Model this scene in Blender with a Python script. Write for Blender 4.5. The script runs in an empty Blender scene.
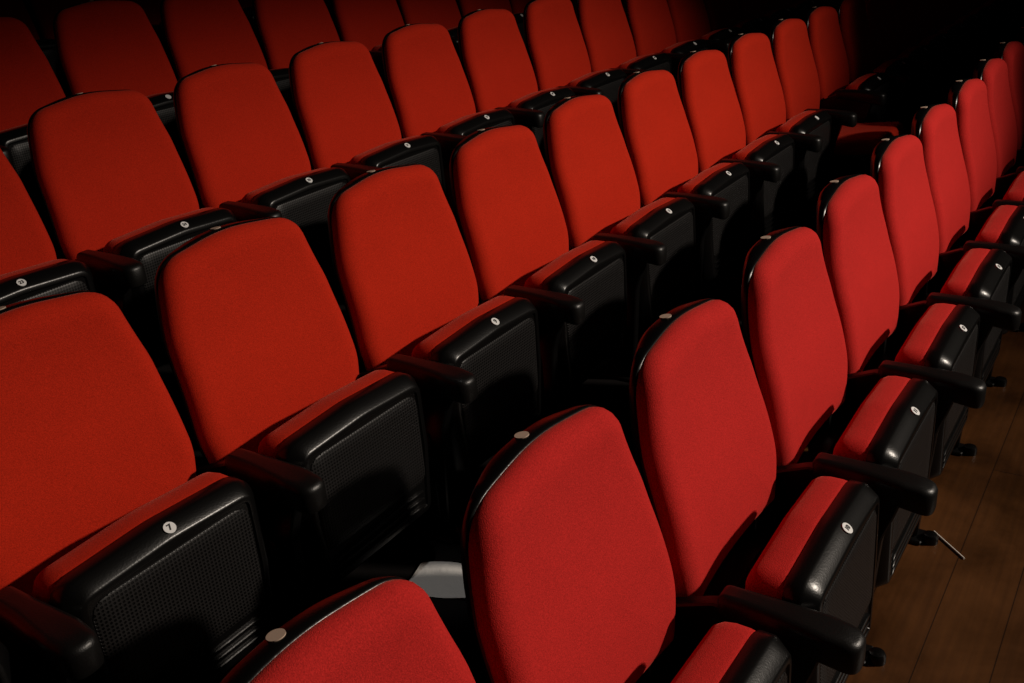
import bpy, bmesh, math, random
import numpy as np
from mathutils import Vector, Matrix

p=0.55
D=dict(zt=.952,yl=-.209,zl=.546,ya=-.324,za=.500)
CAMR=np.array([[0.5587,-0.8252,-0.0834],[-0.3772,-0.1633,-0.9116],[0.7386,0.5408,-0.4025]])
U_,_,V_=np.linalg.svd(CAMR);CAMR=U_@V_
CAMC=(-.573,-.646,1.738); FPX=962.0
RS=1.062
ZR=[0,.161,.382,.601,.820,1.039]
XR=[0,.300,1.236,1.500,1.514,1.8]

scene=bpy.context.scene
scene.view_settings.view_transform='Standard'
# ---------------- materials ----------------
def mat(name,col,rough=.5,spec=.5,sheen=0,bump=0,bscale=400,dist=.002):
    m=bpy.data.materials.new(name);m.use_nodes=True
    nt=m.node_tree;b=nt.nodes['Principled BSDF']
    b.inputs['Base Color'].default_value=(*col,1);b.inputs['Roughness'].default_value=rough
    b.inputs['Specular IOR Level'].default_value=spec
    if sheen:
        b.inputs['Sheen Weight'].default_value=sheen;b.inputs['Sheen Tint'].default_value=(1,.3,.22,1);b.inputs['Sheen Roughness'].default_value=.35
    if bump:
        tc=nt.nodes.new('ShaderNodeTexCoord');n=nt.nodes.new('ShaderNodeTexNoise');n.inputs['Scale'].default_value=bscale
        bp=nt.nodes.new('ShaderNodeBump');bp.inputs['Strength'].default_value=bump;bp.inputs['Distance'].default_value=dist
        nt.links.new(tc.outputs['Object'],n.inputs['Vector']);nt.links.new(n.outputs[0],bp.inputs['Height']);nt.links.new(bp.outputs[0],b.inputs['Normal'])
    return m
def fabric(name,col):
    m=mat(name,col,.95,.08,.26,.55,520,.002)
    nt=m.node_tree;b=nt.nodes['Principled BSDF']
    tc=nt.nodes.new('ShaderNodeTexCoord');n=nt.nodes.new('ShaderNodeTexNoise');n.inputs['Scale'].default_value=5;n.inputs['Detail'].default_value=3
    mr=nt.nodes.new('ShaderNodeMapRange');mr.inputs['To Min'].default_value=.90;mr.inputs['To Max'].default_value=1.06
    mx=nt.nodes.new('ShaderNodeMix');mx.data_type='RGBA';mx.blend_type='MULTIPLY';mx.inputs[0].default_value=1;mx.inputs[6].default_value=(*col,1)
    nt.links.new(tc.outputs['Object'],n.inputs['Vector']);nt.links.new(n.outputs[0],mr.inputs['Value']);nt.links.new(mr.outputs[0],mx.inputs[7])
    nf=nt.nodes.new('ShaderNodeTexNoise');nf.inputs['Scale'].default_value=380;nf.inputs['Detail'].default_value=2
    mf=nt.nodes.new('ShaderNodeMapRange');mf.inputs['From Min'].default_value=.3;mf.inputs['From Max'].default_value=.7;mf.inputs['To Min'].default_value=.78;mf.inputs['To Max'].default_value=1.18
    m2=nt.nodes.new('ShaderNodeMix');m2.data_type='RGBA';m2.blend_type='MULTIPLY';m2.inputs[0].default_value=1
    nt.links.new(tc.outputs['Object'],nf.inputs['Vector']);nt.links.new(nf.outputs[0],mf.inputs['Value'])
    nt.links.new(mx.outputs[2],m2.inputs[6]);nt.links.new(mf.outputs[0],m2.inputs[7]);nt.links.new(m2.outputs[2],b.inputs['Base Color'])
    # very soft undulation in the upholstery
    oi=nt.nodes.new('ShaderNodeObjectInfo');va=nt.nodes.new('ShaderNodeVectorMath');va.operation='ADD'
    n2=nt.nodes.new('ShaderNodeTexNoise');n2.inputs['Scale'].default_value=7;n2.inputs['Detail'].default_value=1
    b2=nt.nodes.new('ShaderNodeBump');b2.inputs['Strength'].default_value=.18;b2.inputs['Distance'].default_value=.03
    old=[nd for nd in nt.nodes if nd.type=='BUMP' and nd!=b2][0]
    nt.links.new(tc.outputs['Object'],va.inputs[0]);nt.links.new(oi.outputs['Random'],va.inputs[1])
    nt.links.new(va.outputs[0],n2.inputs['Vector']);nt.links.new(n2.outputs[0],b2.inputs['Height']);nt.links.new(b2.outputs[0],old.inputs['Normal'])
    return m
M_RED=fabric('red_fabric',(.52,.023,.008))
M_REDA=fabric('red_fabric_cool_lit',(.55,.024,.021))  # same red fabric, with the front row's cooler light tinted into its colour
M_PL=mat('black_plastic',(.0030,.0028,.0028),.29,.36,0,.12,250)
M_PERF=mat('perforated_plastic',(.008,.008,.009),.42,.35)
M_ARM=mat('armrest_plastic',(.0042,.0038,.0036),.38,.36,0,.2,300)
M_MET=mat('black_metal',(.003,.003,.003),.4,.35)
M_LAB=mat('white_label',(.85,.85,.85),.5)
M_INK=mat('label_ink',(.01,.01,.01),.6)
M_STK=mat('cream_sticker',(.6,.44,.34),.5)
nt=M_PERF.node_tree;b=nt.nodes['Principled BSDF']
uvn=nt.nodes.new('ShaderNodeUVMap')
vm=nt.nodes.new('ShaderNodeVectorMath');vm.operation='SCALE';vm.inputs['Scale'].default_value=1/.0085
fr=nt.nodes.new('ShaderNodeVectorMath');fr.operation='FRACTION'
sb=nt.nodes.new('ShaderNodeVectorMath');sb.operation='SUBTRACT';sb.inputs[1].default_value=(.5,.5,0)
ln=nt.nodes.new('ShaderNodeVectorMath');ln.operation='LENGTH'
mr=nt.nodes.new('ShaderNodeMapRange');mr.inputs['From Min'].default_value=.24;mr.inputs['From Max'].default_value=.36
bp=nt.nodes.new('ShaderNodeBump');bp.inputs['Strength'].default_value=1;bp.inputs['Distance'].default_value=.004
nt.links.new(uvn.outputs[0],vm.inputs[0]);nt.links.new(vm.outputs[0],fr.inputs[0]);nt.links.new(fr.outputs[0],sb.inputs[0]);nt.links.new(sb.outputs[0],ln.inputs[0]);nt.links.new(ln.outputs['Value'],mr.inputs['Value']);nt.links.new(mr.outputs[0],bp.inputs['Height']);nt.links.new(bp.outputs[0],b.inputs['Normal'])
mx=nt.nodes.new('ShaderNodeMix');mx.data_type='RGBA';mx.inputs[6].default_value=(0,0,0,1);mx.inputs[7].default_value=(.014,.013,.013,1)
nt.links.new(mr.outputs[0],mx.inputs[0]);nt.links.new(mx.outputs[2],b.inputs['Base Color'])

# ---------------- mesh helpers ----------------
class MB:
    def __init__(s): s.v=[];s.f=[];s.m=[];s.uv=[]
    def add(s,vs,fs,mi,uvs=None):
        o=len(s.v);s.v+=vs;s.uv+=(uvs or [(0,0)]*len(vs))
        for f in fs: s.f.append([i+o for i in f]);s.m.append(mi)
    def build(s,name,mats,ang=38):
        me=bpy.data.meshes.new(name);me.from_pydata(s.v,[],s.f);
        for m in mats: me.materials.append(m)
        me.polygons.foreach_set('material_index',s.m)
        me.polygons.foreach_set('use_smooth',[True]*len(s.f))
        ul=me.uv_layers.new(name='UVMap')
        for l in me.loops: ul.data[l.index].uv=s.uv[l.vertex_index]
        bm=bmesh.new();bm.from_mesh(me);bmesh.ops.recalc_face_normals(bm,faces=bm.faces);bm.to_mesh(me);bm.free()
        me.set_sharp_from_angle(angle=math.radians(ang))
        return me
def rpoly(corners,radii,seg=10,N=80):
    pts=[];n=len(corners)
    for i in range(n):
        c=np.array(corners[i]);a=np.array(corners[i-1]);b=np.array(corners[(i+1)%n]);r=radii[i]
        if r<=0: pts.append(c);continue
        da=(a-c)/np.linalg.norm(a-c);db=(b-c)/np.linalg.norm(b-c)
        half=math.acos(np.clip(da@db,-1,1))/2;L=r/math.tan(half)
        p0=c+da*L;p1=c+db*L
        for k in range(seg+1):
            t=k/seg;pts.append((1-t)**2*p0*1+2*t*(1-t)*(c*.88+(p0+p1)*.06)+t*t*p1)
    pts=np.array(pts);nx=np.roll(pts,-1,0);d=np.linalg.norm(nx-pts,axis=1);cs=np.concatenate([[0],np.cumsum(d)])
    q=np.linspace(0,cs[-1],N,endpoint=False);ex=np.vstack([pts,pts[:1]])
    return np.stack([np.interp(q,cs,ex[:,0]),np.interp(q,cs,ex[:,1])],1)
def normals(P):
    t=np.roll(P,-1,0)-np.roll(P,1,0);n=np.stack([t[:,1],-t[:,0]],1);n/=np.linalg.norm(n,axis=1)[:,None]+1e-12
    c=P.mean(0)
    if ((P-c)*n).sum()<0:n=-n
    return n
def solid(mb,P,levels,fmap,mi,k0=0,k1=8,bulge1=0,bulge0=0):
    N=len(P);n=normals(P);c=P.mean(0);rings=[]
    for ins,h in levels: rings.append((P-n*ins,h*np.ones(N)))
    if k1:
        q,h=rings[-1]
        for i in range(1,k1): s=1-i/k1; rings.append((c+(q-c)*s,h+bulge1*(1-s*s)))
        hc1=h[0]+bulge1
    if k0:
        q,h=rings[0];pre=[]
        for i in range(1,k0): s=1-i/k0; pre.append((c+(q-c)*s,h+bulge0*(1-s*s)))
        hc0=h[0]+bulge0
        rings=pre[::-1]+rings
    vs=[];fs=[];uv=[]
    for q,h in rings:
        for j in range(N): vs.append(tuple(fmap(q[j,0],q[j,1],h[j])));uv.append((float(q[j,0]),float(q[j,1])))
    for r_ in range(len(rings)-1):
        for j in range(N):
            a=r_*N+j;b_=r_*N+(j+1)%N;fs.append([a,b_,b_+N,a+N])
    L=(len(rings)-1)*N
    if k1:
        vs.append(tuple(fmap(c[0],c[1],hc1)));uv.append((float(c[0]),float(c[1])));ci=len(vs)-1
        for j in range(N): fs.append([L+j,L+(j+1)%N,ci])
    else: fs.append([L+j for j in range(N)])
    if k0:
        vs.append(tuple(fmap(c[0],c[1],hc0)));uv.append((float(c[0]),float(c[1])));ci=len(vs)-1
        for j in range(N): fs.append([(j+1)%N,j,ci])
    else: fs.append(list(range(N))[::-1])
    mb.add(vs,fs,mi,uv)
def bx(mb,lo,hi,mi,bev=.003):
    P=rpoly([(lo[0],lo[1]),(hi[0],lo[1]),(hi[0],hi[1]),(lo[0],hi[1])],[bev*1.5]*4,3,60)
    solid(mb,P,[(bev,lo[2]),(0,lo[2]+bev),(0,hi[2]-bev),(bev,hi[2])],lambda x,y,h:(x,y,h),mi,0,0)
def disc(mb,c,n,r,mi,th=.0015):
    n=Vector(n).normalized();e1=Vector((1,0,0));e1=(e1-n*e1.dot(n)).normalized();e2=n.cross(e1)
    vs=[tuple(c+e1*r*math.cos(q)+e2*r*math.sin(q)+n*th) for q in np.linspace(0,2*math.pi,28,endpoint=False)]
    vs+=[tuple(Vector(v_)-n*(th+.001)) for v_ in vs]
    mb.add(vs,[list(range(28))]+[[i,(i+1)%28,28+(i+1)%28,28+i] for i in range(28)],mi)

BZ0=.40;BL=D['zt']-BZ0+.006;BY0=.078
ss=np.linspace(0,BL,59)
def spine(extra):
    s2=np.linspace(0,BL,400)
    tk=np.interp(s2,[0,.12,.28,.44,BL],[-2,6,17,8,-4])
    ker=np.hanning(61);ker/=ker.sum();tk=np.convolve(np.pad(tk,30,mode='edge'),ker,'valid')
    th=np.radians(np.interp(ss,s2,tk)+extra)
    yy=BY0+np.concatenate([[0],np.cumsum(np.sin((th[1:]+th[:-1])/2)*(ss[1]-ss[0]))])
    zz=BZ0+np.concatenate([[0],np.cumsum(np.cos((th[1:]+th[:-1])/2)*(ss[1]-ss[0]))])
    return th,yy,zz
def back(mb,extra=0,SX=-.012):
    th,yy,zz=spine(extra)
    def backmap(x,s,h):
        sc=min(max(s,0),BL);t=np.interp(sc,ss,th);y=np.interp(sc,ss,yy);z=np.interp(sc,ss,zz)
        if s<0: z+=s
        if s>BL: z+=(s-BL)
        h=h+.016*(x/.23)**2
        return (x+SX,y-h*math.cos(t),z+h*math.sin(t))
    def shellmap(x,s,h):
        if h<0:
            k=max(0,min(1,(abs(x)-.06)/.15));k=k*k*(3-2*k); h=h*(1-.62*k)
        return backmap(x,s,h)
    P=rpoly([(-.238,0),(.238,0),(.262,.13),(.246,.36),(.205,BL-.016),(0,BL+.010),(-.208,BL-.016),(-.246,.36),(-.262,.13)],[.03,.03,.2,.25,.074,.5,.08,.25,.2],10,130)
    solid(mb,P,[(.012,-.005),(.002,.006),(.000,.016),(.003,.028),(.010,.039),(.022,.048),(.038,.054)],backmap,0,0,14,.006)
    S=P-normals(P)*.001
    solid(mb,S,[(.010,.010),(.001,.006),(-.0015,.002),(-.001,-.006),(.003,-.028),(.012,-.038),(.035,-.044)],shellmap,1,4,7,-.006)
    a=Vector(backmap(0,BL+.003,-.006));b_=Vector(backmap(0,BL-.002,-.034))
    d=(b_-a).normalized();n=Vector((1,0,0)).cross(d);n=n if n.z>0 else -n
    disc(mb,(a+b_)/2+n*.002,n,.0125,6,.002)
PW=.226;PL=.40;PX=-.017
PY=D['yl']+.042;PZ=D['zl']+.008-PL
def padmap_f(fold=True,tilt=0):
    if fold:
        a=math.radians(tilt);c,s_=math.cos(a),math.sin(a)
        return lambda x,t,h:(x+PX,PY+h*c+(t-PL)*s_,PZ+PL+(t-PL)*c-h*s_)
    ph=math.radians(5);y0,z0=-.06,.28
    return lambda x,t,h:(x+PX,y0-t*math.cos(ph),z0+h+t*math.sin(ph))
def pad(mb,fold=True,label=True,tilt=0):
    fm=padmap_f(fold,tilt)
    P=rpoly([(-.205,0),(.205,0),(PW,.2),(PW-.002,PL),(0,PL+.012),(-PW+.002,PL),(-PW,.2)],[.04,.04,.2,.05,.4,.05,.2],8,110)
    solid(mb,P,[(.008,-.004),(.002,.002),(0,.015),(.000,.042),(.004,.062),(.014,.077),(.030,.084)],fm,0,0,8,.006)
    S=P+normals(P)*.003
    solid(mb,S,[(.012,.004),(.003,.002),(0,-.002),(0,-.030),(.003,-.036),(.022,-.062),(.028,-.065),(.038,-.065),(.042,-.060)],fm,1,4,6)
    Q=rpoly([(-.182,.11),(.182,.11),(.187,PL-.040),(-.187,PL-.040)],[.02,.02,.035,.035],6,60)
    solid(mb,Q,[(0,-.055),(0,-.062),(.003,-.064)],fm,2,0,4)
    for i in range(3):
        t=.035+i*.021
        Q=rpoly([(-.165,t),(.165,t),(.165,t+.010),(-.165,t+.010)],[.004]*4,3,40)
        solid(mb,Q,[(0,-.055),(0,-.065),(.002,-.067)],fm,1,0,0)
    a=Vector(fm(-PX-.006,PL+.012,-.036));b_=Vector(fm(-PX-.006,PL-.007,-.062))
    up=(Vector(fm(0,1,0))-Vector(fm(0,0,0)));dn=(Vector(fm(0,0,-1))-Vector(fm(0,0,0)))
    nrm=(up*.026+dn*.019).normalized();c=(a+b_)/2+nrm*.001
    if label: disc(mb,c,nrm,.0125,5)
    return c,nrm
YA=D['ya'];ZA=D['za']
def armrest(mb,x0):
    P=rpoly([(-.027,-.060),(-.029,-.15),(-.039,YA+.06),(-.033,YA-.006),(.033,YA-.006),(.039,YA+.06),(.029,-.15),(.027,-.060)],[.015,.1,.05,.03,.03,.05,.1,.015],6,80)
    def fm(x,y,h):
        t=max(0,min(1,(-y-.05)/.27))
        return (x0+x,y,ZA+h-.014*t**3+(0 if h>.02 else -.022*t))
    solid(mb,P,[(.010,-.006),(.002,0),(0,.010),(0,.026),(.004,.035),(.013,.040)],fm,3,3,4,.001)
def pedestal(mb,x0):
    zt=ZA
    P=rpoly([(-.20,.0),(.11,.0),(.13,.35),(.09,zt-.05),(-.05,zt+.01),(YA+.06,zt-.015),(YA+.075,zt-.07),(-.225,.36)],[.02,.01,.05,.03,.02,.02,.03,.08],6,90)
    solid(mb,P,[(.004,x0-.016),(0,x0-.012),(0,x0+.012),(.004,x0+.016)],lambda a,b,h:(h,a,b),1,0,0)
    P=rpoly([(-.18,.06),(.08,.06),(.09,.34),(-.18,.34)],[.02]*4,4,50)
    solid(mb,P,[(0,x0-.019),(.003,x0-.021)],lambda a,b,h:(h,a,b),4,0,0)
    bx(mb,(x0-.035,-.22,0),(x0+.035,.15,.012),4)
    for yb in (-.235,.13):
        Q=np.array([(x0+.022*math.cos(a),yb+.022*math.sin(a)) for a in np.linspace(0,2*math.pi,20,endpoint=False)])
        solid(mb,Q,[(0,0),(0,.018),(.004,.026),(.012,.029)],lambda a,b,h:(a,b,h),1,0,0)
def seatmesh(name,fold=True,label=True,red=M_RED,extra=0,tilt=0,sx_=-.012):
    mb=MB();back(mb,extra,sx_);c=pad(mb,fold,label,tilt)
    armrest(mb,p/2);pedestal(mb,p/2)
    bx(mb,(-p/2+.02,.0,.30),(p/2-.02,.05,.36),4)
    for sx in (-1,1): bx(mb,(sx*.16-.015,.03,.30),(sx*.16+.015,.10,.45),4)
    return mb.build(name,[red,M_PL,M_PERF,M_ARM,M_MET,M_LAB,M_STK]),c
VAR=[(0,0),(.9,1.2),(-.9,-1.0),(.4,-.6)]
ME=[seatmesh('theater_seat_folded',extra=e,tilt=t) for e,t in VAR]
MEA=[seatmesh('theater_seat_folded_cool_lit',red=M_REDA,extra=e,tilt=t,sx_=.004) for e,t in VAR]
MEN=seatmesh('theater_seat_folded_unlabelled',label=False)
MEO=seatmesh('theater_seat_open',fold=False)
def link(o): scene.collection.objects.link(o);return o
def number(seat,txt,c,n):
    cu=bpy.data.curves.new('number','FONT');cu.body=txt;cu.size=.018 if len(txt)==1 else .014;cu.align_x='CENTER';cu.align_y='CENTER';cu.extrude=.0003;cu.offset=.0004
    tmp=bpy.data.objects.new('tmp',cu);link(tmp)
    me=bpy.data.meshes.new_from_object(tmp);bpy.data.objects.remove(tmp)
    me.materials.clear();me.materials.append(M_INK)
    ob=link(bpy.data.objects.new('number',me));ob.parent=seat
    ex=Vector((1,0,0));ey=n.cross(ex).normalized()
    M=Matrix((ex,ey,n)).transposed().to_4x4();M.translation=c+n*.0022
    ob.matrix_local=M
random.seed(4)
for row in range(6):
    for n in range(-3,20):
        me=random.choice(MEA if row==0 else ME)
        if row==1 and n==1: me=MEN
        if row==1 and n==8: me=MEO
        ob=link(bpy.data.objects.new('theater_seat',me[0]))
        ob.location=(n*p+XR[row],row*RS,ZR[row])
        if me is not MEN and me is not MEO and row<3 and -2<=n<=6:
            number(ob,str({0:8+n,1:7+n,2:22+n+2}[row]),*me[1])

# ---------------- floor ----------------
M_FL=mat('dark_wood_floor',(.05,.02,.008),.38,.3)
nt=M_FL.node_tree;b=nt.nodes['Principled BSDF']
tc=nt.nodes.new('ShaderNodeTexCoord')
br=nt.nodes.new('ShaderNodeTexBrick');br.inputs['Scale'].default_value=1;br.inputs['Brick Width'].default_value=2.4;br.inputs['Row Height'].default_value=.16;br.inputs['Mortar Size'].default_value=.0015
br.inputs['Color1'].default_value=(.115,.042,.010,1);br.inputs['Color2'].default_value=(.085,.030,.0075,1);br.inputs['Mortar'].default_value=(.032,.012,.004,1)
n1=nt.nodes.new('ShaderNodeTexNoise');n1.inputs['Scale'].default_value=3.2;n1.inputs['Detail'].default_value=7;n1.inputs['Roughness'].default_value=.6;n1.inputs['Distortion'].default_value=.3
st=nt.nodes.new('ShaderNodeVectorMath');st.operation='MULTIPLY';st.inputs[1].default_value=(3,60,1)
n3=nt.nodes.new('ShaderNodeTexNoise');n3.inputs['Scale'].default_value=1;n3.inputs['Detail'].default_value=5
m3=nt.nodes.new('ShaderNodeMapRange');m3.inputs['To Min'].default_value=.6;m3.inputs['To Max'].default_value=1.4
mr=nt.nodes.new('ShaderNodeMapRange');mr.inputs['From Min'].default_value=.35;mr.inputs['From Max'].default_value=.65;mr.inputs['To Min'].default_value=.45;mr.inputs['To Max'].default_value=1.1
mx=nt.nodes.new('ShaderNodeMix');mx.data_type='RGBA';mx.blend_type='MULTIPLY';mx.inputs[0].default_value=1
mx3=nt.nodes.new('ShaderNodeMix');mx3.data_type='RGBA';mx3.blend_type='MULTIPLY';mx3.inputs[0].default_value=1
r2=nt.nodes.new('ShaderNodeMapRange');r2.inputs['To Min'].default_value=.25;r2.inputs['To Max'].default_value=.6
nt.links.new(tc.outputs['Object'],br.inputs['Vector']);nt.links.new(tc.outputs['Object'],n1.inputs['Vector']);nt.links.new(n1.outputs[0],mr.inputs['Value'])
nt.links.new(tc.outputs['Object'],st.inputs[0]);nt.links.new(st.outputs[0],n3.inputs['Vector']);nt.links.new(n3.outputs[0],m3.inputs['Value'])
nt.links.new(br.outputs['Color'],mx.inputs[6]);nt.links.new(mr.outputs[0],mx.inputs[7])
nt.links.new(mx.outputs[2],mx3.inputs[6]);nt.links.new(m3.outputs[0],mx3.inputs[7]);nt.links.new(mx3.outputs[2],b.inputs['Base Color'])
nt.links.new(n1.outputs[0],r2.inputs['Value']);nt.links.new(r2.outputs[0],b.inputs['Roughness'])
M_TIER=mat('shaded_tier_black',(.006,.005,.005),.95,.1,0,.3,300)  # shade between the rows is put into this near-black tier colour
M_WALL=mat('dark_wall_paint',(.01,.006,.006),.8,.2)
def boxobj(name,lo,hi,m):
    mb=MB();bx(mb,lo,hi,0,.004);me=mb.build(name,[m]);return link(bpy.data.objects.new(name,me))
boxobj('floor',(-3,-7,-.1),(13,.25,0),M_FL)
for k in range(1,6):
    boxobj('floor_tier',(-3,k*RS-RS+.25,-.1),(13,k*RS+.25,ZR[k]),M_TIER)
boxobj('wall_back',(-3,6.0,-.1),(13,6.15,4.5),M_WALL)
boxobj('wall_right',(13,-7,-.1),(13.15,6.15,4.5),M_WALL)
M_PATCH=mat('bright_patch',(.6,.59,.57),.8,.2,0,.5,60,.004)  # pale sheet added in place of a bright, reflecting patch of floor
mb=MB();Pq=rpoly([(-.075,-.09),(.06,-.10),(.08,.07),(-.05,.10)],[.004]*4,3,48)
solid(mb,Pq,[(0,0),(0,.0015)],lambda x,y,h:(x,y,h+.006*math.sin(x*30)*math.cos(y*25)+.007),0,3,3)
pa=link(bpy.data.objects.new('paper_flyer',mb.build('paper_flyer',[M_PATCH])));pa.location=(.95,.765,ZR[1]);pa.rotation_euler=(0,0,.5)
M_STR=mat('white_straw_plastic',(.85,.8,.72),.4)
a=Vector((1.975,-.235,.0035));b_=Vector((1.882,-.335,.0035))
mb=MB();L=(b_-a).length;dr=(b_-a).normalized()
Pq=np.array([(.0026*math.cos(t),.0026*math.sin(t)) for t in np.linspace(0,2*math.pi,12,endpoint=False)])
side=dr.cross(Vector((0,0,1)))
solid(mb,Pq,[(.0006,0),(0,0.0001),(0,L),(.0006,L),(.0006,L-.01)],lambda x,y,h:tuple(a+dr*h+side*x+Vector((0,0,y))),0,0,0)
link(bpy.data.objects.new('drinking_straw',mb.build('drinking_straw',[M_STR])))

def light(name,loc,target,power,color,size=.15,angle=60,blend=.5,sx=1):
    l=bpy.data.lights.new(name,'SPOT');l.energy=power;l.color=color;l.shadow_soft_size=size;l.spot_size=math.radians(angle);l.spot_blend=blend
    ob=link(bpy.data.objects.new(name,l));ob.location=loc;ob.scale=(sx,1,1)
    ob.rotation_euler=(Vector(target)-Vector(loc)).to_track_quat('-Z','Y').to_euler();return ob
light('stage_spotlight',(4.6,-5.7,4.5),(1.30,.32,.60),2000,(1,.87,.74),.13,27,1.0,2.9)
light('added_patch_spot',(.95,.50,4.2),(.95,.77,.14),75,(1,.95,.9),.05,5,.5)  # added spot with no known fixture, brightens the pale sheet on the floor
w=bpy.data.worlds.new('World');scene.world=w;w.use_nodes=True;w.node_tree.nodes['Background'].inputs[0].default_value=(.6,.5,.5,1);w.node_tree.nodes['Background'].inputs[1].default_value=.004

cam=bpy.data.cameras.new('camera');co=link(bpy.data.objects.new('camera',cam));scene.camera=co
cam.sensor_width=36;cam.lens=FPX/1024*36;cam.clip_start=.02
Rb=np.diag([1,-1,-1])@CAMR
co.matrix_world=Matrix([[*Rb.T[i],CAMC[i]] for i in range(3)]+[[0,0,0,1]])
